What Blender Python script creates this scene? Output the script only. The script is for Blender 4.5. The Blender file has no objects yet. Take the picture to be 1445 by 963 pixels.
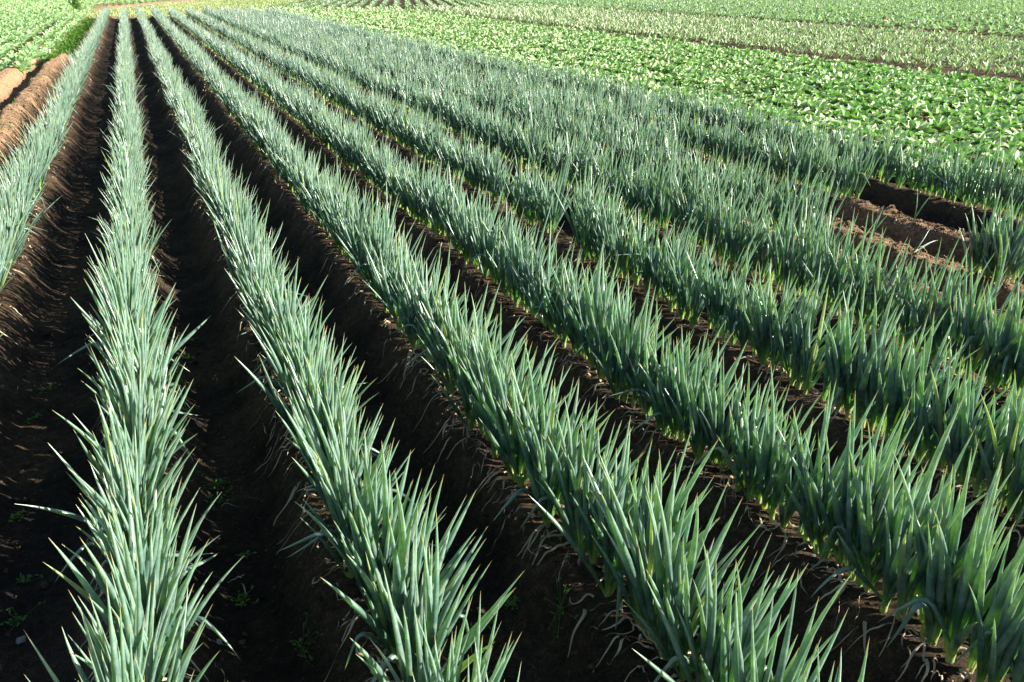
import bpy, math, random
import numpy as np
from mathutils import Vector

# ------------------------------------------------------------------ camera, sky, sun, exposure
S = bpy.context.scene
random.seed(7); rng = np.random.default_rng(7)
W0, H0, F = 1445.0, 963.0, 1200.0
PITCH, YAW, HC = math.radians(23.2), math.radians(22.8), 2.24

cam_d = bpy.data.cameras.new("camera"); cam = bpy.data.objects.new("camera", cam_d)
S.collection.objects.link(cam); S.camera = cam
cam_d.sensor_width = 36; cam_d.lens = 36 * F / W0
cam_d.clip_start = .05; cam_d.clip_end = 3000
cam.location = (0, 0, HC); cam.rotation_euler = (math.pi / 2 - PITCH, 0, -YAW)
cam_d.dof.use_dof = True; cam_d.dof.focus_distance = 5.2; cam_d.dof.aperture_fstop = 16

SUN_EL, SUN_OFF = math.radians(23.5), math.radians(60)       # height; shadows fall this far left of the rows
world = bpy.data.worlds.new("World"); S.world = world; world.use_nodes = True
nt = world.node_tree; bg = nt.nodes["Background"]
sky = nt.nodes.new("ShaderNodeTexSky"); sky.sky_type = 'NISHITA'; sky.sun_disc = False
sky.sun_elevation = SUN_EL; sky.sun_rotation = math.pi - SUN_OFF; sky.air_density = 1.0; sky.dust_density = .5
nt.links.new(sky.outputs[0], bg.inputs[0]); bg.inputs[1].default_value = .055
sl = bpy.data.lights.new("sun", 'SUN'); sl.energy = 5; sl.angle = math.radians(.5); sl.color = (1, .93, .80)
so = bpy.data.objects.new("sun", sl); S.collection.objects.link(so)
sd = Vector((-math.sin(SUN_OFF) * math.cos(SUN_EL), math.cos(SUN_OFF) * math.cos(SUN_EL), -math.sin(SUN_EL)))
so.rotation_euler = sd.to_track_quat('-Z', 'Y').to_euler(); so.location = (10, -10, 12)
S.view_settings.view_transform = 'Standard'; S.view_settings.look = 'None'
S.view_settings.gamma = 1; S.view_settings.use_curve_mapping = False
S.view_settings.exposure = 1.8
S.render.engine = 'CYCLES'
cy = S.cycles; cy.max_bounces = 6; cy.diffuse_bounces = 2; cy.glossy_bounces = 2; cy.transmission_bounces = 4
cy.transparent_max_bounces = 4; cy.caustics_reflective = False; cy.caustics_refractive = False
cy.use_denoising = True

# ------------------------------------------------------------------ projection (used only to decide what is in view)
def project(x, y, z):
    x, y, z = np.asarray(x, float), np.asarray(y, float), np.asarray(z, float) - HC
    sy, cyw, sp, cp = math.sin(YAW), math.cos(YAW), math.sin(PITCH), math.cos(PITCH)
    d = sy * cp * x + cyw * cp * y - sp * z
    r = cyw * x - sy * y
    u = sy * sp * x + cyw * sp * y + cp * z
    dd = np.where(d > .1, d, .1)
    return W0 / 2 + F * r / dd, H0 / 2 - F * u / dd, d
def unproject(px, py, zp=-.2):
    sy, cyw, sp_, cp = math.sin(YAW), math.cos(YAW), math.sin(PITCH), math.cos(PITCH)
    a, b = (px - W0 / 2) / F, (H0 / 2 - py) / F
    d = np.array([sy * cp, cyw * cp, -sp_]) + a * np.array([cyw, -sy, 0]) + b * np.array([sy * sp_, cyw * sp_, cp])
    t = (zp - HC) / d[2]; return d[0] * t, d[1] * t
def in_view(x, y, z=0.0, m=160):
    px, py, d = project(x, y, z)
    return (d > .3) & (px > -m) & (px < W0 + m) & (py > -m) & (py < H0 + m * 1.6)

# ------------------------------------------------------------------ noise and ground height
_perm = np.random.default_rng(3).random((256, 256))
def vnoise(x, y):
    xi, yi = np.floor(x).astype(int), np.floor(y).astype(int)
    fx, fy = x - xi, y - yi
    fx, fy = fx * fx * (3 - 2 * fx), fy * fy * (3 - 2 * fy)
    g = lambda a, b: _perm[a & 255, b & 255]
    return ((g(xi, yi) * (1 - fx) + g(xi + 1, yi) * fx) * (1 - fy) +
            (g(xi, yi + 1) * (1 - fx) + g(xi + 1, yi + 1) * fx) * fy) * 2 - 1
def fbm(x, y, o=4):
    s = 0; a = 1.0
    for k in range(o):
        s = s + a * vnoise(x * 2 ** k + 17 * k, y * 2 ** k + 31 * k); a *= .5
    return s

RX = {-1: -3.02, 0: -2.16, 1: -1.28, 2: -.30, 3: .54, 4: 1.42, 5: 2.34, 6: 3.34, 7: 4.36, 8: 5.32, 9: 6.05, 10: 6.90, 11: 7.92}   # row positions
RXA = np.array(sorted(RX.values()))
def row_x(i): return RX[i]
def row_end(x): return 61.8 - .42 * x
ROW_START = 1.1
BARE = {8: [(-5, unproject(1195, 352, 0)[1])], 10: [(-5, unproject(1200, 289, 0)[1])], 9: [(-5, unproject(955, 241, 0)[1])], 6: [(unproject(742, 298, 0)[1], unproject(728, 288, 0)[1])]}   # stretches of ridge without leeks
def is_bare(i, y):
    return any(a < y < b for a, b in BARE.get(i, []))
XL, XR = -2.55, 8.42                         # furrowed block
RIDGE_END = unproject(73, 84, -.2)[1]; RB = unproject(1195, 300, 0)[1] + .4
def smooth(t): t = np.clip(t, 0, 1); return t * t * (3 - 2 * t)
def ground_h(x, y):
    x, y = np.asarray(x, float), np.asarray(y, float)
    wob = .03 * vnoise(y * .9 + 5, x * .4)
    xw = x + wob; kk = np.clip(np.searchsorted(RXA, xw), 1, len(RXA) - 1)
    d = np.minimum(np.abs(xw - RXA[kk - 1]), np.abs(xw - RXA[kk]))
    prof = -.215 * smooth((d - .075) / .27)
    left0 = (x < -1.72)
    # the two bare ridges on the left are wider and rounder
    prof = np.where(left0 & (x > XL - 1), .06 - .31 * smooth((d - .08) / .32), prof)
    block = smooth((x - (XL - .9)) / .3) * smooth((XR + .35 - x) / .3)
    yend = smooth((row_end(x) + .4 - y) / .6)
    flat = -.17 + .03 * np.sin((x - 9.6) * 2 * math.pi / .6)
    h = prof * block * yend + flat * (1 - block * yend)
    weed_end = smooth((RIDGE_END - y) / 1.0)
    ridge0 = (x < -1.72) & (x > XL - 1)
    h = np.where(ridge0, h * weed_end + (-.24 + .03 * vnoise(x * 3, y * 3)) * (1 - weed_end), h)
    # paths
    h = h - .10 * np.exp(-((x - 19.85) / .3) ** 2) - .10 * np.exp(-((x - 34.0) / .6) ** 2)
    near = np.clip(1.3 - y / 30, .15, 1)
    rough = .016 * fbm(x * 2.6, y * 2.6, 3) + .013 * fbm(x * 9, y * 9, 4) * near + .006 * np.abs(fbm(x * 21, y * 21, 2)) * near
    bare = (x > 4.8) & (x < 7.35) & (y < RB)
    clod = np.abs(fbm(x * 7 + 3, y * 7, 3))
    h = h + rough + np.where(bare, .035 * clod * smooth((.30 - d) / .2), 0)
    h = h + np.where(left0 & (x > XL - 1), .028 * np.abs(fbm(x * 6 + 3, y * 5, 4)) + .03 * vnoise(x * 2.2, y * 1.6), 0)
    return h + .0 * x

# ------------------------------------------------------------------ materials
def mat(name, rough=.6, spec=.3):
    m = bpy.data.materials.new(name); m.use_nodes = True
    n = m.node_tree.nodes; p = n["Principled BSDF"]
    p.inputs["Roughness"].default_value = rough; p.inputs["Specular IOR Level"].default_value = spec
    return m, n, m.node_tree.links, p
def ramp(n, stops):
    r = n.new("ShaderNodeValToRGB"); e = r.color_ramp.elements
    while len(e) < len(stops): e.new(.5)
    for k, (pos, c) in enumerate(stops): e[k].position = pos; e[k].color = (*c, 1)
    return r
def noise_node(n, l, scale, detail=4, vec=None, rough=.6):
    t = n.new("ShaderNodeTexNoise"); t.inputs["Scale"].default_value = scale
    t.inputs["Detail"].default_value = detail; t.inputs["Roughness"].default_value = rough
    if vec is not None: l.new(vec, t.inputs["Vector"])
    return t
def mathn(n, l, op, a, b=None, clamp=False):
    q = n.new("ShaderNodeMath"); q.operation = op; q.use_clamp = clamp
    for k, v in enumerate((a, b)):
        if v is None: continue
        if isinstance(v, (int, float)): q.inputs[k].default_value = v
        else: l.new(v, q.inputs[k])
    return q.outputs[0]
def mixc(n, l, fac, a, b, mode='MIX'):
    q = n.new("ShaderNodeMix"); q.data_type = 'RGBA'; q.blend_type = mode
    for key, v in (("Factor", fac),):
        if isinstance(v, (int, float)): q.inputs[0].default_value = v
        else: l.new(v, q.inputs[0])
    for k, v in ((6, a), (7, b)):
        if isinstance(v, tuple): q.inputs[k].default_value = (*v, 1)
        else: l.new(v, q.inputs[k])
    return q.outputs[2]

def ramp_out(n, l, src, stops):
    r = ramp(n, stops); l.new(src, r.inputs[0]); return r.outputs[0]
def leaf_material(name, stops, var, trans_col, trans, rough=.45, spec=.4, bump=0.0, age=False):
    """stops along the leaf (attribute t); var: second colour reached by chance per leaf; translucent share."""
    m, n, l, p = mat(name, rough, spec)
    at = n.new("ShaderNodeAttribute"); at.attribute_name = "t"
    ar = n.new("ShaderNodeAttribute"); ar.attribute_name = "rnd"
    oi = n.new("ShaderNodeObjectInfo")
    rnd = mathn(n, l, 'FRACT', mathn(n, l, 'ADD', ar.outputs["Fac"], oi.outputs["Random"]))
    geo = n.new("ShaderNodeNewGeometry")
    nz = noise_node(n, l, 45, 3, geo.outputs["Position"])
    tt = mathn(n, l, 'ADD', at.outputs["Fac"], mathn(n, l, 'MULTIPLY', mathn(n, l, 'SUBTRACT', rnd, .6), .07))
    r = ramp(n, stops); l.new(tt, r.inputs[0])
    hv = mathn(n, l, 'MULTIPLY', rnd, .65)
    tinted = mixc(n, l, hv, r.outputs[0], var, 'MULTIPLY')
    if age:      # some leaves are yellowing, and the waxy bloom is blotchy
        old = mathn(n, l, 'MULTIPLY', mathn(n, l, 'GREATER_THAN', mathn(n, l, 'FRACT', mathn(n, l, 'MULTIPLY', rnd, 37.3)), .968), .5)
        tinted = mixc(n, l, old, tinted, (.34, .36, .10))
        wx = noise_node(n, l, 14, 5, geo.outputs["Position"], .7)
        wf = ramp_out(n, l, wx.outputs["Fac"], [(.42, (0, 0, 0)), (.68, (.55, .55, .55))])
        tinted = mixc(n, l, wf, tinted, (.30, .38, .34))
    br = mathn(n, l, 'ADD', mathn(n, l, 'MULTIPLY', nz.outputs["Fac"], .7), .65)
    col = n.new("ShaderNodeVectorMath"); col.operation = 'SCALE'
    l.new(tinted, col.inputs[0]); l.new(br, col.inputs["Scale"])
    l.new(col.outputs[0], p.inputs["Base Color"])
    tb = n.new("ShaderNodeBsdfTranslucent")
    tc = mixc(n, l, 1.0, col.outputs[0], trans_col, 'MULTIPLY')
    l.new(tc, tb.inputs[0])
    ms = n.new("ShaderNodeMixShader"); ms.inputs[0].default_value = trans
    l.new(p.outputs[0], ms.inputs[1]); l.new(tb.outputs[0], ms.inputs[2])
    l.new(ms.outputs[0], n["Material Output"].inputs[0])
    if bump:
        b = n.new("ShaderNodeBump"); b.inputs["Strength"].default_value = bump; b.inputs["Distance"].default_value = .01
        n2 = noise_node(n, l, 60, 2, geo.outputs["Position"]); l.new(n2.outputs["Fac"], b.inputs["Height"])
        l.new(b.outputs[0], p.inputs["Normal"])
    return m

TAN = (.42, .26, .13)
M_LEEK = leaf_material("leek leaf", [(0, (.36, .42, .12)), (.10, (.09, .21, .05)), (.28, (.036, .095, .070)), (.48, (.080, .146, .130)),  # lower stops painted dark teal as shade, upper ones pale as sunlit
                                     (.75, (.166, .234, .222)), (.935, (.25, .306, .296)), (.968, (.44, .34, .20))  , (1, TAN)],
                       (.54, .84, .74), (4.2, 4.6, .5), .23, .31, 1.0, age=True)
M_STALK = leaf_material("leek stalk", [(0, (.40, .34, .20)), (.45, (.38, .42, .18)), (1, (.16, .32, .07))], (.85, .95, .7), (1.5, 1.5, .5), .25, .45, .4)
M_DRY = leaf_material("withered leaf", [(0, (.48, .38, .24)), (.5, (.55, .45, .33)), (1, (.42, .33, .24))], (.7, .66, .6), (1, .9, .7), .15, .7, .2)
M_GREEN = leaf_material("broad leaf", [(0, (.46, .54, .28)), (.35, (.33, .43, .19)), (1, (.56, .62, .38))], (.24, .52, .34), (.6, 1.3, .2), .18, .5, .35)
M_PALE = leaf_material("pale leaf", [(0, (.42, .48, .32)), (.4, (.38, .43, .27)), (1, (.53, .57, .40))], (.6, .8, .66), (.8, 1.2, .4), .2, .5, .4)
M_CABB = leaf_material("cabbage leaf", [(0, (.42, .50, .32)), (.4, (.27, .40, .20)), (1, (.38, .50, .28))], (.7, .92, .75), (1.2, 1.7, .5), .28, .45, .4)
M_FAR = leaf_material("bluish cabbage leaf", [(0, (.32, .40, .27)), (1, (.36, .45, .31))], (.7, .9, .8), (1.1, 1.5, .5), .25, .5, .4)
M_WEED = leaf_material("weed leaf", [(0, (.08, .16, .03)), (1, (.09, .20, .03))], (.8, .9, .6), (1.3, 1.8, .4), .3, .5, .3)
M_GRASS = leaf_material("grass blade", [(0, (.28, .35, .18)), (1, (.42, .48, .27))], (.8, .9, .6), (1.2, 1.3, .4), .3, .6, .2)

def soil_material():
    m, n, l, p = mat("soil", .95, .12)
    geo = n.new("ShaderNodeNewGeometry"); pos = geo.outputs["Position"]
    a = n.new("ShaderNodeAttribute"); a.attribute_name = "dry"  # soil dryness, with sunlit and shaded tone painted in as well
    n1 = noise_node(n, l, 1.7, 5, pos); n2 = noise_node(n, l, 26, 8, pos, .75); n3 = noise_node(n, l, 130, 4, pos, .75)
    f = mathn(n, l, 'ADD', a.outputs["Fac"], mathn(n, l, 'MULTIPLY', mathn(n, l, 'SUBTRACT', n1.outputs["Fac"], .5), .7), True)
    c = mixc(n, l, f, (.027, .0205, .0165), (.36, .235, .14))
    c2 = mixc(n, l, .75, c, ramp_out(n, l, n2.outputs["Fac"], [(.32, (.28, .27, .26)), (.5, (.8, .8, .8)), (.68, (1.9, 1.85, 1.8))]), 'MULTIPLY')
    c3 = mixc(n, l, .8, c2, ramp_out(n, l, n3.outputs["Fac"], [(.35, (.55, .55, .55)), (.52, (1, 1, 1)), (.66, (2.2, 2.1, 2.0))]), 'MULTIPLY')
    l.new(c3, p.inputs["Base Color"])
    b = n.new("ShaderNodeBump"); b.inputs["Strength"].default_value = 1.0; b.inputs["Distance"].default_value = .035
    l.new(mathn(n, l, 'ADD', n2.outputs["Fac"], mathn(n, l, 'MULTIPLY', n3.outputs["Fac"], .35)), b.inputs["Height"])
    l.new(b.outputs[0], p.inputs["Normal"])
    return m
M_SOIL = soil_material()
def plain(name, c, c2, scale=30, rough=.8, bump=.3):
    m, n, l, p = mat(name, rough, .3)
    geo = n.new("ShaderNodeTexCoord")
    t = noise_node(n, l, scale, 5, geo.outputs["Object"])
    l.new(mixc(n, l, t.outputs["Fac"], c, c2), p.inputs["Base Color"])
    b = n.new("ShaderNodeBump"); b.inputs["Strength"].default_value = bump; b.inputs["Distance"].default_value = .01
    l.new(t.outputs["Fac"], b.inputs["Height"]); l.new(b.outputs[0], p.inputs["Normal"])
    return m
M_PATH = plain("dirt path", (.30, .19, .11), (.42, .29, .18), 6)
M_STONE = plain("stone", (.16, .15, .14), (.30, .29, .28), 40)
M_CLOD = plain("soil clod", (.05, .033, .022), (.12, .075, .045), 60)
M_WOOD = plain("weathered wood", (.30, .28, .24), (.45, .42, .36), 25)
M_BARK = plain("bark", (.08, .055, .035), (.14, .10, .07), 40)
M_PINK = plain("pink plastic", (.60, .06, .14), (.66, .09, .18), 4, .4, .05)
M_CLOTH = plain("cream cloth", (.60, .42, .28), (.66, .50, .36), 8)
M_DARK = plain("dark cloth", (.03, .035, .045), (.05, .055, .07), 8)
M_ORANGE = plain("orange plastic", (.55, .16, .03), (.6, .2, .05), 4, .4, .05)

# ------------------------------------------------------------------ mesh helpers
def make_mesh(name, V, Fq, m, attrs=None, smooth_on=True):
    """V (n,3); Fq (k,4) quads or a list of arrays of faces"""
    me = bpy.data.meshes.new(name)
    fs = Fq if isinstance(Fq, list) else [Fq]
    V = np.ascontiguousarray(V, np.float32)
    loops = np.concatenate([f.ravel() for f in fs]).astype(np.int32)
    tot = np.concatenate([np.full(len(f), f.shape[1], np.int32) for f in fs])
    start = np.concatenate([[0], np.cumsum(tot)[:-1]]).astype(np.int32)
    me.vertices.add(len(V)); me.vertices.foreach_set("co", V.ravel())
    me.loops.add(len(loops)); me.loops.foreach_set("vertex_index", loops)
    me.polygons.add(len(tot)); me.polygons.foreach_set("loop_start", start)
    try: me.polygons.foreach_set("loop_total", tot)
    except Exception: pass
    if attrs:
        for k, v in attrs.items():
            a = me.attributes.new(k, 'FLOAT', 'POINT'); a.data.foreach_set("value", np.ascontiguousarray(v, np.float32))
    me.polygons.foreach_set("use_smooth", np.full(len(tot), smooth_on, bool))
    me.update(calc_edges=True); me.validate()
    me.materials.append(m)
    return me
def link(name, data, parent=None, loc=None, **props):
    o = bpy.data.objects.new(name, data); S.collection.objects.link(o)
    if parent is not None: o.parent = parent
    if loc is not None: o.location = loc
    for k, v in props.items():
        if v: o[k] = v
    return o

def tubes(base, az, a0, curve, L, R, nseg, nside, kink=None, prof='leaf', flat=.75, side=None):
    """many tapered tubes at once -> V, quads, t, rnd"""
    N = len(az); base = np.asarray(base, float)
    t = np.linspace(0, 1, nseg + 1)
    ang = a0[:, None] + curve[:, None] * t[None] ** 1.3
    if kink is not None: ang = ang + kink[:, None] * smooth((t[None] - .45) / .12)
    az2 = az[:, None] + (side[:, None] * t[None] if side is not None else 0 * t[None])
    tang = np.stack([np.sin(ang) * np.cos(az2), np.sin(ang) * np.sin(az2), np.cos(ang)], -1)
    mid = (tang[:, 1:] + tang[:, :-1]) / 2 * (L / nseg)[:, None, None]
    P = np.concatenate([np.zeros((N, 1, 3)), np.cumsum(mid, 1)], 1) + base[:, None]
    n1 = np.stack([np.cos(ang) * np.cos(az2), np.cos(ang) * np.sin(az2), -np.sin(ang)], -1)
    b = np.stack([-np.sin(az2), np.cos(az2), 0 * az2], -1)
    if prof == 'leaf': r = np.where(t < .34, .50 + .50 * smooth(t / .34), 1 - (np.clip(t - .34, 0, 1) / .66) ** 1.55) * .985 + .015
    else: r = 1.12 - .25 * smooth(t / .25) + .08 * t
    rr = R[:, None] * r[None]
    ph = np.arange(nside) * 2 * math.pi / nside
    V = P[:, :, None] + rr[:, :, None, None] * (np.cos(ph)[None, None, :, None] * n1[:, :, None] * flat + np.sin(ph)[None, None, :, None] * b[:, :, None])
    V = V.reshape(-1, 3)
    k = np.arange(nseg)[:, None]; j = np.arange(nside)[None]
    q = np.stack([k * nside + j, k * nside + (j + 1) % nside, (k + 1) * nside + (j + 1) % nside, (k + 1) * nside + j], -1).reshape(-1, 4)
    Q = (q[None] + (np.arange(N) * (nseg + 1) * nside)[:, None, None]).reshape(-1, 4)
    T = np.tile(np.repeat(t, nside), N)
    rnd = np.repeat(rng.random(N), (nseg + 1) * nside)
    return V, Q, T, rnd
def join(parts):
    V, Q, T, Rn, off = [], [], [], [], 0
    for v, q, t, r in parts:
        V.append(v); Q.append(q + off); T.append(t); Rn.append(r); off += len(v)
    return np.concatenate(V), np.concatenate(Q), {'t': np.concatenate(T), 'rnd': np.concatenate(Rn)}

# ------------------------------------------------------------------ the ground: one sheet from here to the horizon
def axis(stops):
    out = []
    for a, b, st in stops: out.append(np.arange(a, b - 1e-6, st))
    out.append([stops[-1][1]]); return np.concatenate(out)
gx = axis([(-1500, -200, 130), (-200, -40, 10), (-40, -8, .8), (-8, -3.8, .2), (-3.8, 9.4, .028), (9.4, 12, .08), (12, 24, .2), (24, 45, .4), (45, 200, 8), (200, 1500, 130)])
gy = axis([(-600, -40, 80), (-40, -2, 4), (-2, 1, .2), (1, 9, .028), (9, 16, .05), (16, 30, .1), (30, 56, .2), (56, 100, 1), (100, 300, 10), (300, 2000, 170)])
GX, GY = np.meshgrid(gx, gy)
GZ = ground_h(GX, GY)
far = np.clip((np.hypot(GX, GY) - 80) / 60, 0, 1); GZ = GZ * (1 - far) - .17 * far
nx, ny = len(gx), len(gy)
ii, jj = np.meshgrid(np.arange(nx - 1), np.arange(ny - 1))
v0 = (jj * nx + ii).ravel(); GQ = np.stack([v0, v0 + 1, v0 + nx + 1, v0 + nx], -1)
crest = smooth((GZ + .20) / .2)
dry = .04 + .14 * crest * ((GX > XL - 1) & (GX < XR))  # furrows painted darker as shade, crests lighter as sunlit, besides real dryness
dry = np.where((GX < -1.7) & (GX > XL - 1.0), (.62 + .55 * crest), dry)  # left ridges painted paler still, as sunlit dry soil
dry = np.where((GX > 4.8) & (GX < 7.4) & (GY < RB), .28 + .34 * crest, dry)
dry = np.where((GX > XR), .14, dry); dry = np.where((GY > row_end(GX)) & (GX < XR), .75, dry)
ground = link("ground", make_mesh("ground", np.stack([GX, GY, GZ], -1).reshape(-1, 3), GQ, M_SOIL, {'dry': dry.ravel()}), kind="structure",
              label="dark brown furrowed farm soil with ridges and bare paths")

# ------------------------------------------------------------------ leeks
ORD1 = "zeroth first second third fourth fifth sixth seventh eighth ninth tenth eleventh twelfth thirteenth fourteenth fifteenth sixteenth seventeenth eighteenth nineteenth".split()
TENS = "x x twent thirt fort fift sixt sevent eight ninet".split()
def ordinal(n):
    if n < 20: return ORD1[n]
    if n >= 100: return "hundred" + ("th" if n == 100 else "-and-" + ordinal(n - 100))
    t, u = divmod(n, 10)
    return TENS[t] + ("ieth" if u == 0 else "y-" + ORD1[u])

plants = []          # (row, x, y, z)
for i in range(1, 12):
    y = ROW_START if i > 1 else 4.0
    while y < row_end(RX[i]) + rng.uniform(-.15, .15):
        st = .054 if y < 14 else (.080 if y < 28 else .12)
        y += st * rng.uniform(.7, 1.35)
        if is_bare(i, y) or rng.random() < .03 or float(vnoise(np.array(y * 5.0), np.array(i * 7.7))) > .80: continue
        x = row_x(i) + rng.normal(0, .026) - .03 * float(vnoise(np.array(y * .9 + 5), np.array(row_x(i) * .4)))
        plants.append((i, x, y))
# lone clump on the bare ridge, right side
for k in range(12):
    plants.append((9, row_x(9) + rng.normal(0, .045), unproject(1395, 395, 0)[1] + rng.uniform(-.17, .17)))
P = np.array(plants)
PZ = ground_h(P[:, 1], P[:, 2]) - .03
ux, uy, ud = project(P[:, 1], P[:, 2], PZ + .25)
vis = in_view(P[:, 1], P[:, 2], PZ + .25, 5) & (uy < H0 + 40)
order = np.argsort(np.where(vis, ud, 1e9))
chosen = set(order[:290].tolist())
clump_ids = list(range(len(P) - 12, len(P)))
chosen |= set(clump_ids[:10])
keep = in_view(P[:, 1], P[:, 2], PZ + .3, 600)

# leaf, stalk meshes shared between the individual plants
leaf_meshes, bent_meshes, stalk_meshes = [], [], []
for k in range(26):
    L = np.array([rng.uniform(.42, .60)])
    v, q, t, r = tubes(np.zeros((1, 3)), np.array([0.]), np.array([0.]), np.array([rng.uniform(-.10, .34)]), L, np.array([rng.uniform(.0098, .0162)]), 12, 8, side=np.array([rng.normal(0, .5)]))
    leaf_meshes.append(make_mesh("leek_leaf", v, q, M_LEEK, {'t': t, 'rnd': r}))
for k in range(8):
    v, q, t, r = tubes(np.zeros((1, 3)), np.array([0.]), np.array([0.]), np.array([.25]), np.array([rng.uniform(.34, .46)]), np.array([rng.uniform(.009, .012)]), 14, 8,
                       kink=np.array([rng.uniform(1.1, 2.3)]), side=np.array([rng.normal(0, .4)]))
    bent_meshes.append(make_mesh("bent_leek_leaf", v, q, M_LEEK, {'t': t, 'rnd': r}))
for k in range(6):
    v, q, t, r = tubes(np.array([[0, 0, -.03]]), np.array([0.]), np.array([0.]), np.array([rng.uniform(-.05, .05)]), np.array([rng.uniform(.11, .16)]), np.array([rng.uniform(.0115, .015)]), 6, 9, prof='stalk', flat=1)
    stalk_meshes.append(make_mesh("leek_stalk", v, q, M_STALK, {'t': t, 'rnd': r}))

def ribbons(x, y, sgn, L, Wd, wav, nseg, arch=.02):
    """flat withered leaves lying down the flank of a ridge"""
    N = len(x); t = np.linspace(0, 1, nseg + 1)[None]
    dirang = wav[:, 0:1] + wav[:, 1:2] * t + .5 * wav[:, 2:3] * np.sin(t * 7 + wav[:, 3:4] * 9)
    dx = sgn[:, None] * np.cos(dirang); dy = np.sin(dirang)
    st = (L / nseg)[:, None]
    px = x[:, None] + np.cumsum(dx, 1) * st * np.linspace(.4, 1, nseg + 1)[None] ; py = y[:, None] + np.cumsum(dy, 1) * st
    lift = .007 + arch * np.abs(wav[:, 4:5]) * np.sin(np.clip(t * 1.15, 0, 1) * math.pi) + .012 * np.abs(np.sin(t * 11 + wav[:, 5:6] * 7)) * np.abs(wav[:, 4:5])
    pz = ground_h(px, py) + lift
    w = Wd[:, None] * (1 - t * .75) * .5
    tw = wav[:, 5:6] * 3 + t * wav[:, 4:5] * 4
    ox, oy, oz = -dy * w * np.cos(tw), dx * w * np.cos(tw), np.abs(w * np.sin(tw)) * .8
    A = np.stack([px + ox, py + oy, pz + oz], -1); C = np.stack([px, py, pz + w * .5], -1); B = np.stack([px - ox, py - oy, pz], -1)
    V = np.stack([A, C, B], 2).reshape(-1, 3)
    k = np.arange(nseg)[:, None] * 3 + np.array([[0, 1]])
    q = np.stack([k, k + 1, k + 4, k + 3], -1).reshape(-1, 4)
    Q = (q[None] + (np.arange(N) * (nseg + 1) * 3)[:, None, None]).reshape(-1, 4)
    T = np.tile(np.repeat(t[0], 3), N); rn = np.repeat(rng.random(N), (nseg + 1) * 3)
    return V, Q, T, rn
def wavs(N): 
    w = rng.normal(0, 1, (N, 6)); w[:, 0] = w[:, 0] * .45 - .15; w[:, 1] *= .8; return w

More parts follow.
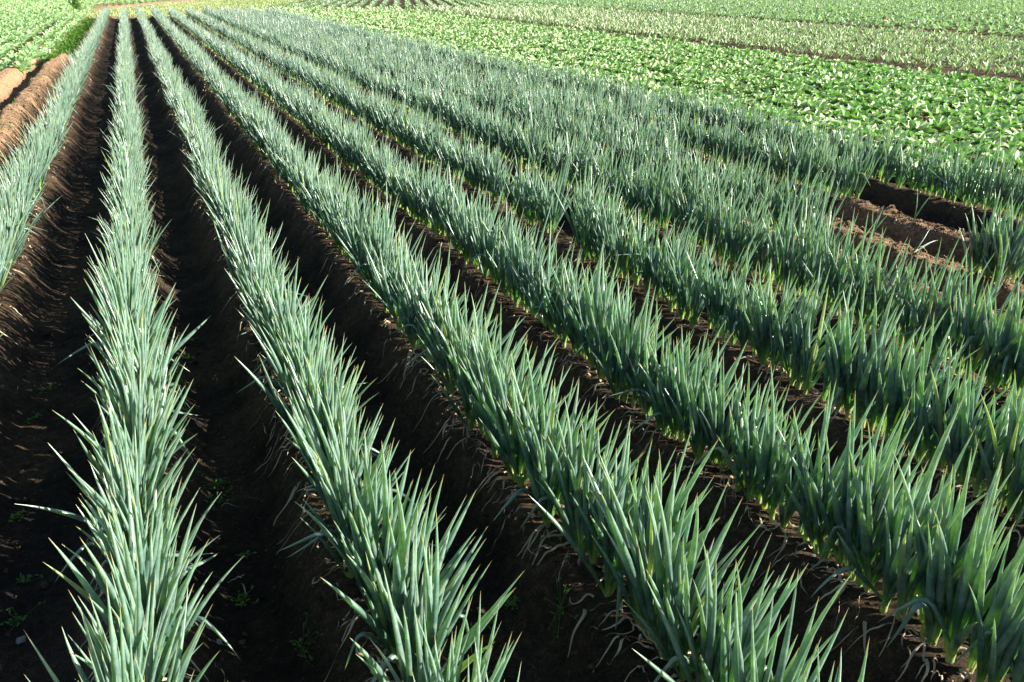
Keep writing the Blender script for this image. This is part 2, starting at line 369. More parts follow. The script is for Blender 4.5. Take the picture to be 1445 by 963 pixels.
# number every visible individual along its row for its label
counts = {}
lab = {}
for idx in sorted([c for c in chosen if c not in clump_ids], key=lambda c: (P[c, 0], P[c, 2])):
    i = int(P[idx, 0]); counts[i] = counts.get(i, 0) + 1; lab[idx] = counts[i]
ROWNAME = {1: "leftmost row", 2: "second row from the left", 3: "third row from the left", 4: "fourth row from the left", 5: "fifth row from the left",
           6: "sixth row from the left", 7: "seventh row from the left", 8: "eighth row from the left", 9: "ninth row from the left"}
def row_vigour(i, y): return np.where(np.asarray(y) > 7, .97, 1.06) * np.where(np.asarray(i) == 7, 1.1, 1) + .11 * vnoise(np.asarray(y) * 1.3 + np.asarray(i) * 5.3, np.asarray(i) * 1.7) + .05 * vnoise(np.asarray(y) * 4, np.asarray(i) * 3.1)
COND = ["green leek", "upright leek", "leek"]
LEAN = math.radians(6)
for idx in sorted(chosen):
    i, x, y = int(P[idx, 0]), P[idx, 1], P[idx, 2]; z = PZ[idx]
    e = bpy.data.objects.new("leek", None); S.collection.objects.link(e); e.empty_display_size = .05
    e.location = (x, y, z); e.rotation_euler = (rng.normal(0, .05), LEAN + rng.normal(0, .05), 0)
    s = rng.uniform(.84, 1.14) * row_vigour(i, y); e.scale = (s, s, s)
    bent = rng.random() < .24; dryl = rng.random() < .62
    if idx in clump_ids:
        k = clump_ids.index(idx) + 1
        e['label'] = f"leek in the lone clump on the bare ridge near the right edge, {ordinal(k)} nearest"
        e['group'] = "leeks of the lone clump at right"
    else:
        where = "up from the photo's bottom edge" if i < 5 else "in from the photo's right edge"
        if i == 1: where = "in from the photo's left edge"
        e['label'] = f"leek in the {ROWNAME[i]}, {ordinal(lab[idx])} {where}"
        e['group'] = f"leeks standing in the {ROWNAME[i]}"
    e['category'] = "leek"
    st = link("stalk", stalk_meshes[rng.integers(6)], e); st.rotation_euler = (0, 0, rng.uniform(0, 6.3))
    nl = int(rng.integers(7, 10)); fan = rng.normal(0, .55)
    wide = .40 if idx not in clump_ids else .42
    for k in range(nl):
        u = (k / (nl - 1) - .5) * 2 if nl > 1 else 0
        side = 1 if u > 0 else -1
        a = abs(u) * wide * rng.uniform(.4, 1.2) + rng.uniform(0, .07) + (rng.random() < .015) * rng.uniform(.2, .7)
        az = fan + (0 if side > 0 else math.pi) + rng.normal(0, .4)
        lm = leaf_meshes[rng.integers(26)]
        o = link("leaf", lm, e)
        h = .025 + .06 * (1 - abs(u)) + rng.uniform(0, .03)
        o.location = (.006 * math.cos(az) * (1 + abs(u)), .006 * math.sin(az), h)
        # tilt towards azimuth az: rotate about y by a, then z by az
        o.rotation_euler = (0, a, az)
        ls = rng.uniform(.85, 1.08) * (1.08 - .2 * abs(u)); o.scale = (1.05, 1.05, ls)
    if bent:
        o = link("bent_leaf", bent_meshes[rng.integers(8)], e, (0, 0, .07)); o['label'] = "leaf kinked over and hanging down"
        o.rotation_euler = (0, rng.uniform(.4, .8), rng.choice([0, math.pi]) + rng.normal(0, .5))
    if dryl:
        n = int(rng.integers(1, 3)); sg = np.where(rng.random(n) < .6, -1., 1.)
        v, q, t, r = ribbons(np.full(n, x) + sg * .01, np.full(n, y), sg, rng.uniform(.08, .27, n), rng.uniform(.012, .025, n), wavs(n) * 1.1, 12)
        v[:, :] = v[:, :]
        o = link("withered_leaf", make_mesh("withered_leaf", v, q, M_DRY, {'t': t, 'rnd': r}), e)
        o['label'] = "withered straw-coloured leaves trailing down the ridge"
        o.matrix_parent_inverse = (__import__('mathutils').Matrix.LocRotScale(Vector(e.location), e.rotation_euler, Vector(e.scale))).inverted()

# all the other leeks: one mass
def leek_mass(sel, nl, nseg, nside, rs, seed_stalk=True):
    x, y, z = P[sel, 1], P[sel, 2], PZ[sel]; n = len(x)
    parts = []
    u = np.linspace(-1, 1, nl)[None] + rng.normal(0, .12, (n, nl)); fan = rng.normal(0, .55, (n, 1))
    side = u > 0
    a = np.abs(u) * .40 * rng.uniform(.4, 1.2, (n, nl)) + rng.uniform(0, .07, (n, nl)) + (rng.random((n, nl)) < .015) * rng.uniform(.2, .6, (n, nl))
    az = fan + np.where(side, 0, math.pi) + rng.normal(0, .4, (n, nl))
    # lean to +x
    vx = np.sin(a) * np.cos(az) + math.sin(LEAN) + rng.normal(0, .05, (n, 1)); vy = np.sin(a) * np.sin(az) + rng.normal(0, .05, (n, 1)); vz = np.cos(a)
    az = np.arctan2(vy, vx); a = np.arctan2(np.hypot(vx, vy), vz)
    h = .025 + .06 * (1 - np.abs(u)) + rng.uniform(0, .03, (n, nl))
    sc = rng.uniform(.84, 1.14, (n, 1)) * row_vigour(P[sel, 0], y)[:, None]
    L = rng.uniform(.42, .60, (n, nl)) * rng.uniform(.85, 1.08, (n, nl)) * (1.08 - .2 * np.abs(u)) * sc
    base = np.stack([x[:, None] + .008 * np.cos(az), y[:, None] + .008 * np.sin(az), z[:, None] + h * sc], -1).reshape(-1, 3)
    N = n * nl
    kink = np.where(rng.random(N) < .022, rng.uniform(1.1, 2.3, N), 0)
    parts.append(tubes(base, az.ravel(), a.ravel(), rng.uniform(-.10, .34, N), L.ravel(), rng.uniform(.0085, .0132, N) * rs, nseg, nside, kink, side=rng.normal(0, .5, N)))
    return parts
def stalk_mass(sel, nside, rs):
    n = len(sel)
    return tubes(np.stack([P[sel, 1], P[sel, 2], PZ[sel] - .03], -1), rng.uniform(0, 6.3, n), np.abs(rng.normal(0, .05, n)), rng.normal(0, .04, n), rng.uniform(.11, .16, n),
                 rng.uniform(.0115, .015, n) * rs, 4, nside, prof='stalk', flat=1)
rest = np.array([k for k in range(len(P)) if k not in chosen and keep[k]])
dd = ud[rest]
parts = []; sp = []
for lo, hi, nl, ns_, nsd, rs in ((-1, 9, 8, 8, 6, 1.05), (9, 17, 8, 6, 5, 1.08), (17, 30, 7, 5, 4, 1.12), (30, 99, 6, 4, 3, 1.35)):
    sel = rest[(dd >= lo) & (dd < hi)]
    if len(sel): parts += leek_mass(sel, nl, ns_, nsd, rs); sp.append(stalk_mass(sel, max(4, nsd), rs))
v, q, at = join(parts); v2, q2, at2 = join(sp)
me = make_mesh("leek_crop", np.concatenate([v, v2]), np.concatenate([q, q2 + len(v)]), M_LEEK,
               {k: np.concatenate([at[k], at2[k]]) for k in at})
me.materials.append(M_STALK)
mi = np.zeros(len(q) + len(q2), np.int32); mi[len(q):] = 1; me.polygons.foreach_set("material_index", mi)
link("leek_crop", me, kind="stuff", label="rows of blue-green leeks running to the far end of the field", category="leeks")
print("leeks", len(P), "rest", len(rest), "faces", len(q))

# withered leaves and straw on the flanks
xs, ys = [], []
fl = rest[(ud[rest] < 40)]
fl = fl[rng.random(len(fl)) < np.clip(.75 - ud[fl] / 60, .25, 1)]
fl2 = np.concatenate([fl, np.array(sorted(chosen))])
nearb = fl2[ud[fl2] < 9]; fl2 = np.concatenate([fl2, nearb]); sg = np.where(rng.random(len(fl2)) < .65, -1., 1.); n = len(fl2)
rs = np.clip(ud[fl2] / 9, 1, 3)
litter = ribbons(P[fl2, 1] + sg * rng.uniform(.02, .12, n), P[fl2, 2], sg, rng.uniform(.04, .16, n), rng.uniform(.009, .020, n) * rs, wavs(n) * 1.25, 10)
n3 = 420                                    # loose bits lying in the furrows
fx = rng.uniform(-2.5, 8.5, n3); fy = 2 + 12 * rng.random(n3) ** 1.5
loose = ribbons(fx, fy, np.where(rng.random(n3) < .5, -1., 1.), rng.uniform(.03, .13, n3), rng.uniform(.003, .007, n3), wavs(n3) * 1.4, 8, .01)
n4 = 110                                    # what was dropped on the harvested ridges
gx4 = rng.choice([RX[8], RX[9], RX[10]], n4) + rng.normal(0, .12, n4)
dropped = ribbons(gx4, rng.uniform(3.6, RB, n4), np.where(rng.random(n4) < .5, -1., 1.), rng.uniform(.05, .22, n4), rng.uniform(.008, .018, n4), wavs(n4), 10)
v, q, at = join([litter, loose, dropped])
link("dry_leaf_litter", make_mesh("dry_leaf_litter", v, q, M_DRY, at), kind="stuff", label="straw-coloured withered leek leaves scattered down the ridge flanks", category="leaf litter")

# ------------------------------------------------------------------ soil crumbs
def blobs(px, py, r, squash=.7):
    N = len(px)
    u = np.array([(0, 0, 1), (1, 0, 0), (0, 1, 0), (-1, 0, 0), (0, -1, 0), (0, 0, -1)], float)
    jit = rng.uniform(.6, 1.35, (N, 6, 1)); V = u[None] * jit * r[:, None, None]; V[..., 2] *= squash
    a = rng.uniform(0, 6.3, N)[:, None]; x = V[..., 0] * np.cos(a) - V[..., 1] * np.sin(a); y = V[..., 0] * np.sin(a) + V[..., 1] * np.cos(a)
    V = np.stack([x + px[:, None], y + py[:, None], V[..., 2] + (ground_h(px, py) + r * .25)[:, None]], -1).reshape(-1, 3)
    f = np.array([(0, 1, 2), (0, 2, 3), (0, 3, 4), (0, 4, 1), (5, 2, 1), (5, 3, 2), (5, 4, 3), (5, 1, 4)])
    return V, (f[None] + (np.arange(N) * 6)[:, None, None]).reshape(-1, 3)
nb = 60000
bx = rng.uniform(-3.4, 9.3, nb); by = 1.2 + 22 * rng.random(nb) ** 1.7
nc = 2600
cx = rng.uniform(5.7, 7.3, nc); cyv = rng.uniform(2.5, RB, nc)
nl_ = 2600
lx = rng.uniform(-3.4, -1.8, nl_); ly = rng.uniform(6, 29, nl_)
r = np.concatenate([rng.uniform(.003, .010, nb) * (1 + (rng.random(nb) < .07) * 1.6), rng.uniform(.006, .022, nc), rng.uniform(.006, .02, nl_)])
v, f = blobs(np.concatenate([bx, cx, lx]), np.concatenate([by, cyv, ly]), r)
link("soil_crumbs", make_mesh("soil_crumbs", v, f, M_SOIL, {'dry': np.concatenate([np.repeat(rng.uniform(.05, .45, nb), 6), np.full(nc * 6, .6), np.full(nl_ * 6, .9)])}), kind="stuff", label="small crumbs and clods of dry soil on ridges and furrows", category="soil clods")

# ------------------------------------------------------------------ broad-leaved crops
def leaf_patches(base, az, a0, curve, L, Wd, nu, cup, shape='round'):
    """cupped leaf blades, nu segments long and 2 wide on each side"""
    N = len(az); t = np.linspace(0, 1, nu + 1)
    ang = a0[:, None] + curve[:, None] * t[None]
    tang = np.stack([np.sin(ang) * np.cos(az)[:, None], np.sin(ang) * np.sin(az)[:, None], np.cos(ang)], -1)
    mid = (tang[:, 1:] + tang[:, :-1]) / 2 * (L / nu)[:, None, None]
    Pc = np.concatenate([np.zeros((N, 1, 3)), np.cumsum(mid, 1)], 1) + base[:, None]
    n1 = np.stack([np.cos(ang) * np.cos(az)[:, None], np.cos(ang) * np.sin(az)[:, None], -np.sin(ang)], -1)
    b = np.stack([-np.sin(az), np.cos(az), 0 * az], -1)[:, None]
    if shape == 'round': w = .12 + .88 * np.sin(np.clip((t - .12) / .88, 0, 1) ** .8 * math.pi * .86 + .12) ** .8
    else: w = .10 + .9 * np.sin(np.clip(t, 0, 1) ** .9 * math.pi * .93 + .05)
    w = np.clip(w, .05, None)
    s = np.array([-1, -.5, 0, .5, 1.])
    wj = Wd[:, None] * w[None] * .5
    ruf = rng.normal(0, .10, (N, nu + 1, 5)) * Wd[:, None, None] * (np.abs(s)[None, None] > .9)
    off = cup[:, None, None] * (s ** 2)[None, None] * wj[..., None] + ruf
    V = Pc[:, :, None] + (s[None, None, :, None] * wj[..., None, None]) * b[:, :, None] - off[..., None] * n1[:, :, None]
    V = V.reshape(-1, 3); k = np.arange(nu)[:, None] * 5 + np.arange(4)[None]
    q = np.stack([k, k + 1, k + 6, k + 5], -1).reshape(-1, 4)
    Q = (q[None] + (np.arange(N) * (nu + 1) * 5)[:, None, None]).reshape(-1, 4)
    return V, Q, np.tile(np.repeat(t, 5), N), np.repeat(rng.random(N), (nu + 1) * 5)
STY = {
 'broad': dict(nl=13, L=(.13, .26), W=(.095, .14), a=(.1, .95), curve=(.3, 1.5), shape='round'),
 'young': dict(nl=6, L=(.20, .32), W=(.07, .11), a=(.1, .7), curve=(.1, .7), shape='long'),
 'cabb': dict(nl=15, L=(.15, .30), W=(.09, .16), a=(.1, 1.15), curve=(.2, 1.2), shape='round'),
}
def plant_mass(x, y, z, style, nl=None, nu=4, scale=1.0):
    c = STY[style]; nl = nl or c['nl']; n = len(x); N = n * nl
    az = (rng.uniform(0, 6.3, (n, 1)) + np.arange(nl)[None] * 2.4 + rng.normal(0, .3, (n, nl))).ravel()
    fr = np.tile(np.linspace(0, 1, nl), n)
    a0 = c['a'][0] + (c['a'][1] - c['a'][0]) * fr * rng.uniform(.7, 1.1, N)
    sc = np.repeat(rng.uniform(.8, 1.2, n), nl) * scale
    L = rng.uniform(*c['L'], N) * sc; Wd = rng.uniform(*c['W'], N) * sc
    base = np.stack([np.repeat(x, nl) + .01 * np.cos(az), np.repeat(y, nl) + .01 * np.sin(az), np.repeat(z, nl)], -1)
    return leaf_patches(base, az, a0, rng.uniform(*c['curve'], N), L, Wd, nu, rng.uniform(.2, .8, N), c['shape'])

def leafy_field(xs, ys, style, M, name, cat, labels, group, mass_label, n_ind, n_parts, hidden=None, lod=(30, 50)):
    """individuals: the n_ind nearest in view; the rest one mass. xs, ys with row / order numbers give the labels"""
    x = xs['x']; y = xs['y']; z = ground_h(x, y)
    px, py, d = project(x, y, z + .15)
    v_in = in_view(x, y, z + .15, 0)
    if hidden is not None: v_in &= ~hidden(px, py)
    order = np.argsort(np.where(v_in, d, 1e9)); ind = [k for k in order[:n_ind] if v_in[k]]
    cnt = {}
    for rank, k in enumerate(sorted(ind, key=lambda q: (xs['row'][q], -px[q]))):
        r_ = int(xs['row'][k]); cnt[r_] = cnt.get(r_, 0) + 1
        near = d[k] <= d[ind[min(n_parts, len(ind) - 1)]]
        if near:
            e = bpy.data.objects.new(name, None); S.collection.objects.link(e); e.location = (x[k], y[k], z[k]); e.empty_display_size = .05
            V, Q, T, R_ = plant_mass(np.zeros(1), np.zeros(1), np.zeros(1), style)
            nl = STY[style]['nl']; vp = len(V) // nl; qp = len(Q) // nl
            for m_ in range(nl):
                me = make_mesh("leaf", V[m_ * vp:(m_ + 1) * vp], Q[:qp], M, {'t': T[:vp], 'rnd': R_[m_ * vp:(m_ + 1) * vp]})
                link("leaf", me, e)
        else:
            if 'cache' not in cnt: cnt['cache'] = []
            if len(cnt['cache']) < 24:
                V, Q, T, R_ = plant_mass(np.zeros(1), np.zeros(1), np.zeros(1), style)
                cnt['cache'].append(make_mesh(name, V, Q, M, {'t': T, 'rnd': R_}))
            e = link(name, cnt['cache'][rng.integers(len(cnt['cache']))], None, (x[k], y[k], z[k])); e.rotation_euler = (0, 0, rng.uniform(0, 6.3))
        e['label'] = labels(r_, cnt[r_]); e['category'] = cat; e['group'] = group
    s_ind = set(ind)
    restk = np.array([k for k in range(len(x)) if k not in s_ind and in_view(x[k], y[k], z[k], 260)])
    parts = []
    dr = d[restk]
    nl = STY[style]['nl']
    for lo, hi, n_, nu, sc in ((-1, lod[0], nl, 4, 1), (lod[0], lod[1], max(4, int(nl * .7)), 3, 1.1), (lod[1], 1e9, max(3, int(nl * .45)), 2, 1.3)):
        s_ = restk[(dr >= lo) & (dr < hi)]
        if len(s_): parts.append(plant_mass(x[s_], y[s_], z[s_], style, n_, nu, sc))
    V, Q, at = join(parts)
    link(name + "_crop", make_mesh(name + "_crop", V, Q, M, at), kind="stuff", label=mass_label, category=cat + " crop")
    print(name, len(x), "ind", len(ind), "faces", len(Q))

def grid_field(x0, x1, dx, y0, y1, dy, jit, keepf=None, row_from_left=True):
    out = {'x': [], 'y': [], 'row': []}
    nr = int((x1 - x0) / dx) + 1
    for r_ in range(nr):
        xx = x0 + r_ * dx; n = int((y1 - y0) / dy)
        yy = y0 + np.arange(n) * dy + rng.normal(0, jit, n); xv = xx + rng.normal(0, jit, n)
        k = rng.random(n) > .04
        if keepf is not None: k &= keepf(xv, yy)
        out['x'].append(xv[k]); out['y'].append(yy[k]); out['row'].append(np.full(k.sum(), r_ + 1))
    return {k: np.concatenate(v) for k, v in out.items()}
def crown_line(px, py):                     # hidden behind the last leek row
    yy = np.linspace(3, 60, 200); lx_, ly_, _ = project(np.full(200, row_x(11)), yy, np.full(200, .5))
    o = np.argsort(lx_); return py > np.interp(px, lx_[o], ly_[o]) + 2

g = grid_field(8.70, 19.15, .42, 4, 74, .28, .035, lambda x, y: y < 77.0 - .42 * x)
leafy_field(g, None, 'broad', M_GREEN, "leafy_green", "leafy green",
            lambda r_, k: f"broad-leaved green in the {ordinal(r_)} row behind the leeks, {ordinal(k)} in from right edge",
            "broad-leaved greens behind the leek rows", "bright broad-leaved greens filling the field behind the leeks", 300, 28, crown_line)
g = grid_field(20.5, 32.2, .60, 8, 70, .38, .06, lambda x, y: y < 77.0 - .42 * x)
leafy_field(g, None, 'young', M_PALE, "young_green", "young plant",
            lambda r_, k: f"pale young plant in the {ordinal(r_)} row beyond the brown path, {ordinal(k)} from right edge",
            "pale young plants between the two brown paths", "sparse pale young plants between the two brown paths", 300, 0, None, (40, 55))
A_ = unproject(78, 84, -.1); B_ = unproject(0, 120, -.1)
C_ = unproject(60, 14, -.1)
def left_keep(x, y):
    a = (A_[0] - B_[0]) * (y - B_[1]) - (A_[1] - B_[1]) * (x - B_[0])
    return (a > 0) & (y < FARL)
FARL = unproject(115, 8, -.2)[1]
print("left", A_, B_, FARL)
g = grid_field(-2.85 - 37 * .6, -2.85, .60, 14, 110, .42, .05, left_keep)
g['row'] = 38 - g['row']
leafy_field(g, None, 'cabb', M_CABB, "cabbage", "cabbage",
            lambda r_, k: f"cabbage in the {ordinal(r_)} row left of the bare ridge, {ordinal(k)} from the rightmost",
            "cabbages in the field left of the leeks", "pale green cabbages filling the field at top left", 300, 12, None, (34, 55))

# fields further off: one mass each
def mass_field(name, x, y, style, M, nl, nu, sc, label, cat):
    k = in_view(x, y, -.15, 200); x, y = x[k], y[k]
    V, Q, at = join([plant_mass(x, y, ground_h(x, y), style, nl, nu, sc)])
    link(name, make_mesh(name, V, Q, M, at), kind="stuff", label=label, category=cat); print(name, len(x), len(Q))
def lattice(x0, x1, dx, y0, y1, dy, jit, ang=0.0, piv=(0, 0)):
    a, b = np.meshgrid(np.arange(x0, x1, dx), np.arange(y0, y1, dy)); a = a.ravel() + rng.normal(0, jit, a.size); b = b.ravel() + rng.normal(0, jit, b.size)
    c, s = math.cos(ang), math.sin(ang)
    return piv[0] + c * a + s * b, piv[1] - s * a + c * b
x, y = lattice(35.7, 125, .75, 5, 125, .62, .10)
mass_field("distant_green_crop", x, y, 'cabb', M_FAR, 7, 2, 1.15, "far green crop beyond the second brown path at top right", "distant crop")
x, y = lattice(-40, 60, 1.05, -20, 60, .5, .06, math.radians(16), (12, 78))
k = (y > 78.6 - .42 * x) & (x < 34.6 + (y - 60) * .1) & (x > 9.8 + (y - 73) * .33)
mass_field("distant_cabbage_rows", x[k], y[k], 'cabb', M_FAR, 6, 2, 1.15, "bluish cabbages in curving rows at the top of the photo", "distant cabbages")
x, y = lattice(-60, 30, .62, 66, 180, .5, .08)
PATHP = [unproject(60, 22, -.2), unproject(115, 16.5, -.2), unproject(170, 11, -.2), unproject(240, 3.5, -.2), unproject(330, -3, -.2)]
px_, py_, _ = project(x, y, -.2)
k = (py_ < np.interp(px_, [60, 115, 170, 240, 330], [20, 14.5, 9, 1.5, -5])) & (x < 14 + (y - 73) * .33) & ~left_keep(x, y)
mass_field("distant_pale_crop", x[k], y[k], 'cabb', M_CABB, 5, 2, 1.1, "pale green crop beyond the dirt path at the top left", "distant crop")

# short yellow-green grass past the far ends of the rows
ng = 90000
x = rng.uniform(-5, 30, ng); y = rng.uniform(56, 125, ng); px_, py_, _ = project(x, y, -.2)
k = (y > row_end(x) + 1.0) & (py_ > np.interp(px_, [60, 115, 170, 240, 330], [23, 19, 13.5, 6, -1])) & (x < 8.9 + np.clip(y - 73, 0, 99) * .33) & in_view(x, y, -.15, 120); x, y = x[k], y[k]; n = len(x)
v, q, t, r = leaf_patches(np.stack([x, y, ground_h(x, y)], -1), rng.uniform(0, 6.3, n), rng.uniform(0, 1.0, n), rng.uniform(0, .8, n), rng.uniform(.10, .22, n), rng.uniform(.04, .09, n), 2, np.zeros(n), 'long')
link("grass", make_mesh("grass", v, q, M_GRASS, {'t': t, 'rnd': r}), kind="stuff", label="short yellow-green grass past the far ends of the leek rows", category="grass")
# weeds in the ditch at left
nw = 9000
y = rng.uniform(29, 62, nw); x = -2.30 + rng.normal(0, .17, nw); n = nw
x = np.concatenate([x, rng.uniform(-2.5, -1.8, 160)]); y = np.concatenate([y, rng.uniform(8, 24, 160)])
k = (vnoise(x * 2, y * .9) > -.25); x, y = x[k], y[k]; n = len(x)
v, q, t, r = leaf_patches(np.stack([x, y, ground_h(x, y)], -1), rng.uniform(0, 6.3, n), rng.uniform(.1, 1.2, n), rng.uniform(0, .8, n), rng.uniform(.07, .17, n) * np.where(y < 25, .45, 1), rng.uniform(.03, .06, n) * np.where(y < 25, .45, 1), 3, np.zeros(n), 'long')
link("ditch_weeds", make_mesh("ditch_weeds", v, q, M_WEED, {'t': t, 'rnd': r}), kind="stuff", label="dark green weeds growing in the ditch left of the first leek row", category="weeds")

# the far dirt path, a raised strip laid on the ground
def strip(name, pts, w, label):
    pts = np.array(pts, float); seg = []
    for a, b in zip(pts[:-1], pts[1:]): seg += [a + (b - a) * s for s in np.linspace(0, 1, 40, endpoint=False)]
    c = np.array(seg + [pts[-1]]); tg = np.gradient(c, axis=0); tg /= np.linalg.norm(tg, axis=1)[:, None]; nn = np.stack([-tg[:, 1], tg[:, 0]], -1)
    cols = []
    for s in np.linspace(-.5, .5, 6):
        ww = w * (1 + .12 * vnoise(c[:, 0] * .8, c[:, 1] * .8 + s * 9))
        p = c + nn * (s * ww)[:, None]; cols.append(np.stack([p[:, 0], p[:, 1], ground_h(p[:, 0], p[:, 1]) + .035], -1))
    V = np.stack(cols, 1).reshape(-1, 3); m_ = len(c); k = (np.arange(m_ - 1)[:, None] * 6 + np.arange(5)[None])
    Q = np.stack([k, k + 1, k + 7, k + 6], -1).reshape(-1, 4)
    link(name, make_mesh(name, V, Q, M_PATH), kind="structure", label=label)
strip("dirt_path", PATHP, 2.4, "brown dirt path crossing beyond the leek rows")

# ------------------------------------------------------------------ single small things
def blob_obj(name, M, x, y, r, sx=1, sy=1, sz=.7, seed=0, **kw):
    import bmesh
    bm = bmesh.new(); bmesh.ops.create_icosphere(bm, subdivisions=3, radius=r)
    for v in bm.verts:
        f = 1 + .22 * float(fbm(np.array(v.co.x / r * 1.3 + seed * 7), np.array(v.co.y / r * 1.3 + v.co.z / r * 2.1), 3))
        v.co = Vector((v.co.x * sx, v.co.y * sy, v.co.z * sz)) * f
    me = bpy.data.meshes.new(name); bm.to_mesh(me); bm.free(); me.materials.append(M)
    o = link(name, me, None, (x, y, float(ground_h(x, y)) + r * sz * .55), **kw); o.rotation_euler = (0, 0, seed)
    return o
STONES = [(33, 916, .018, "pale angular stone in the dark soil at the bottom left corner"), (4, 708, .013, "small pale stone near the left edge at lower left"),
          (862, 901, .009, "tiny white stone on dark soil left of the lone yellow-based leek"), (35, 680, .011, "small round stone on dark soil beside the left edge"),
          (314, 936, .013, "brownish stone in the furrow near the bottom, right of the second row"), (1136, 853, .010, "tiny white stone in the furrow at lower right"),
          (620, 643, .010, "white stone in the furrow between the third and fourth rows")]
for k, (px, py, r, lb) in enumerate(STONES):
    x, y = unproject(px, py, -.27); blob_obj("stone", M_STONE, x, y, r, 1.2, .9, .7, k + 1, label=lb, category="stone", group="small stones on the furrow soil")
# little weeds
WEEDS = [(310, 695), (350, 800), (270, 490), (40, 830), (30, 745), (325, 705), (30, 885), (60, 560), (258, 560), (725, 870), (690, 900), (305, 720), (430, 930), (790, 905), (1020, 905), (55, 600), (340, 860), (1365, 890), (225, 400), (265, 520)]
weeds = []
for k, (px, py) in enumerate(WEEDS):
    x, y = unproject(px, py, -.26)
    n = int(rng.integers(14, 34)); sprd = rng.uniform(.018, .045); bxx = rng.normal(0, sprd, n); byy = rng.normal(0, sprd, n); rr_ = np.hypot(bxx, byy)
    gz = ground_h(x + bxx, y + byy) - float(ground_h(x, y)) + .008
    st_ = tubes(np.zeros((n, 3)), np.arctan2(byy, bxx), np.arctan2(rr_, gz + .002), np.zeros(n), np.hypot(rr_, gz) * 1.02, np.full(n, .0014), 3, 4, prof='stalk')
    lf_ = leaf_patches(np.stack([bxx, byy, gz - .001], -1), rng.uniform(0, 6.3, n), rng.uniform(.7, 1.5, n), rng.uniform(0, .3, n), rng.uniform(.010, .026, n), rng.uniform(.007, .014, n), 3, np.zeros(n) + .2, 'round')
    v, q, at_ = join([st_, lf_]); t, r = at_['t'], at_['rnd']
    weeds.append((px, py, link("weed", make_mesh("weed", v, q, M_WEED, {'t': t, 'rnd': r}), None, (x, y, float(ground_h(x, y))), category="weed", group="small weeds in the furrows")))
byf = {}
for px, py, o in sorted(weeds, key=lambda w: -w[1]):
    f_ = "left of the second row" if px < 120 else ("between the second and third rows" if px < 460 else ("between the third and fourth rows" if px < 900 else "between the fourth and fifth rows"))
    byf[f_] = byf.get(f_, 0) + 1
    o['label'] = f"small green weed in the furrow {f_}, {ordinal(byf[f_])} from the bottom"

# fallen leaves that can be told apart
FALLEN = [(385, 640, .16, "curled straw leaf fallen in the furrow right of the third row"), (355, 845, .12, "forked pale dry leaf in the furrow near the bottom, left of the third row"),
          (312, 705, .11, "short grey dry leaf in the middle of the furrow right of the second row"), (1075, 720, .2, "long pale dry leaf hanging down the flank under the fifth row"),
          (740, 490, .08, "small curled dry leaf between the third and fourth rows"), (345, 815, .08, "little crooked dry leaf in the furrow at lower left"),
          (1150, 800, .1, "small pale dry leaf in the furrow at lower right")]
for px, py, L, lb in FALLEN:
    x, y = unproject(px, py, -.2)
    v, q, t, r = ribbons(np.array([x]), np.array([y]), np.array([-1.]), np.array([L]), np.array([.012]), np.array([[rng.uniform(-1, 1), 1.2, .8, .5, .8, .3]]), 16, .015)
    link("dry_leaf", make_mesh("dry_leaf", v, q, M_DRY, {'t': t, 'rnd': r}), label=lb, category="dry leaf", group="fallen dry leaves in the furrows")

# single thin leeks left behind on the harvested ridges
for px, py, row_, nlv, lean_, lb in ((1272, 314, 10, 2, .15, "single thin leek sprout left on the far bare ridge right of the row's end"),
                                    (1223, 337, 9, 3, .2, "thin three-leaved leek left standing on the nearer bare ridge"),
                                    (1290, 357, 9, 3, 1.15, "thin leek fallen over on the nearer bare ridge before the lone clump")):
    x = RX[row_]; y = unproject(px, py, 0)[1]
    e = bpy.data.objects.new("leek", None); S.collection.objects.link(e); e.location = (x, y, float(ground_h(x, y)) - .01); e.empty_display_size = .05
    e.rotation_euler = (0, lean_, rng.uniform(-.6, .6)); e.scale = (.62, .62, .55); e['label'] = lb; e['category'] = "leek"; e['group'] = "single leeks left on the bare ridges"
    link("stalk", stalk_meshes[rng.integers(6)], e)
    for k in range(nlv):
        o = link("leaf", leaf_meshes[rng.integers(26)], e, (0, 0, .05)); o.rotation_euler = (0, rng.uniform(.05, .35), k * 2.6 + rng.normal(0, .3))

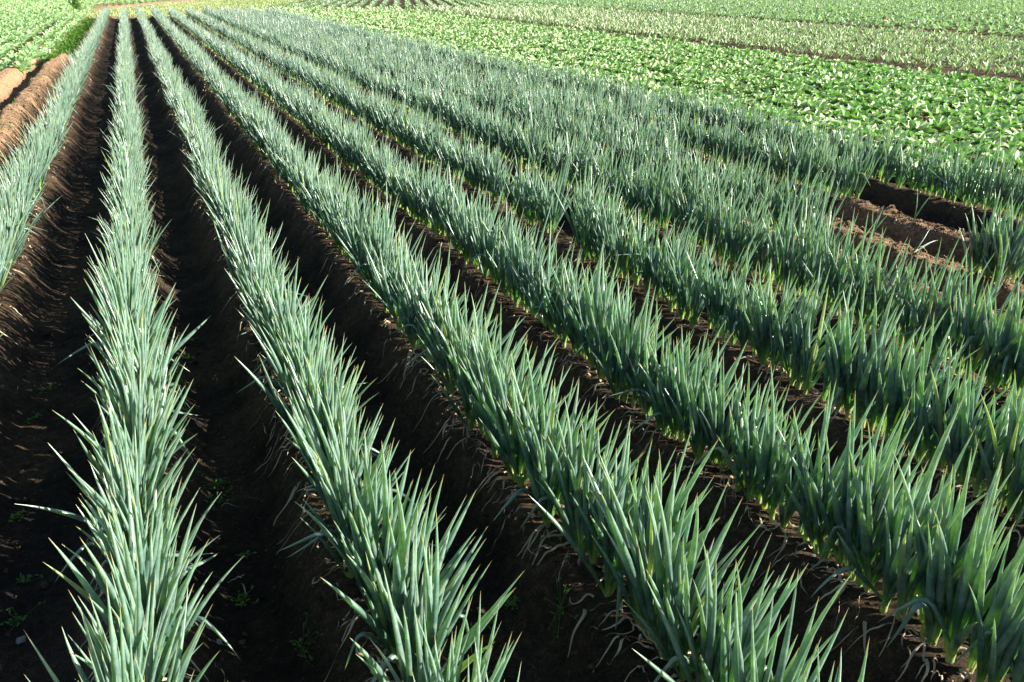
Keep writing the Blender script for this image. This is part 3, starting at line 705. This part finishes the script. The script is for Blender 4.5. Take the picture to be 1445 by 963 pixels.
# stake by the end of the bare ridge
def box_mesh(name, w, d, h, M, taper=.9, bev=.004):
    import bmesh
    bm = bmesh.new(); bmesh.ops.create_cube(bm, size=1)
    for v in bm.verts:
        k = taper if v.co.z > 0 else 1
        v.co = Vector((v.co.x * w * k, v.co.y * d * k, (v.co.z + .5) * h))
    bmesh.ops.bevel(bm, geom=list(bm.edges), offset=bev, segments=2, affect='EDGES')
    me = bpy.data.meshes.new(name); bm.to_mesh(me); bm.free(); me.materials.append(M); return me
x, y = unproject(73, 84, -.2)
o = link("wooden_stake", box_mesh("wooden_stake", .07, .05, .42, M_WOOD), None, (x, y, float(ground_h(x, y)) - .05), label="short grey wooden stake at the far end of the bare ridge", category="stake"); o.rotation_euler = (.06, -.05, .4)
x, y = unproject(62, 76, -.2)
o = link("wooden_stake", box_mesh("wooden_stake", .09, .04, .22, M_WOOD), None, (x, y, float(ground_h(x, y)) - .03), label="low brown board standing just left of the grey wooden stake", category="stake"); o.rotation_euler = (0, .1, .9)

# shrub at the top left
x, y = unproject(109, 18, -.2)
e = bpy.data.objects.new("shrub", None); S.collection.objects.link(e); e.location = (x, y, float(ground_h(x, y)))
e['label'] = "dark green shrub between the cabbages and the far ends of the rows"; e['category'] = "shrub"
n = 2600; u = rng.normal(0, 1, (n, 3)); u /= np.linalg.norm(u, axis=1)[:, None]; rad = rng.random(n) ** .45
c = u * rad[:, None] * np.array([.42, .42, .72]) + np.array([0, 0, .75]); c[:, 0] += .12 * np.sin(c[:, 2] * 7)
k = vnoise(c[:, 0] * 4 + 9, c[:, 2] * 4) > -.45; c = c[k]; n = len(c)
v, q, t, r = leaf_patches(c, rng.uniform(0, 6.3, n), rng.uniform(.2, 2, n), rng.uniform(0, .6, n), rng.uniform(.05, .10, n), rng.uniform(.025, .05, n), 2, np.zeros(n), 'long')
link("foliage", make_mesh("foliage", v, q, M_WEED, {'t': t, 'rnd': r}), e)
n = 6
v, q, t, r = tubes(np.zeros((n, 3)), rng.uniform(0, 6.3, n), rng.uniform(.05, .4, n), rng.uniform(-.2, .2, n), rng.uniform(.7, 1.2, n), np.full(n, .018), 6, 6)
link("stem", make_mesh("stem", v, q, M_BARK, {'t': t, 'rnd': r}), e)

# little coloured things far off by the second path
x, y = unproject(1248, 33, -.2)
blob_obj("marker_ball", M_PINK, x, y, .16, 1, 1, 1, 3, label="small pink ball at the edge of the far brown path", category="ball")
x, y = unproject(1149, 2, -.2)
blob_obj("sack", M_CLOTH, x, y, .35, 1.1, .8, .8, 4, label="cream sack lying in the far crop at the top edge", category="sack")
x, y = unproject(1176, 3, -.2)
blob_obj("sack", M_DARK, x, y, .28, 1.2, .8, .7, 5, label="dark sack lying right of the cream one at the top edge", category="sack")
x, y = unproject(871, 13, -.2)
blob_obj("marker_ball", M_ORANGE, x, y, .18, 1, 1, .9, 6, label="tiny orange marker at the far end of the pale young crop", category="ball")
print("objects", len(S.objects))
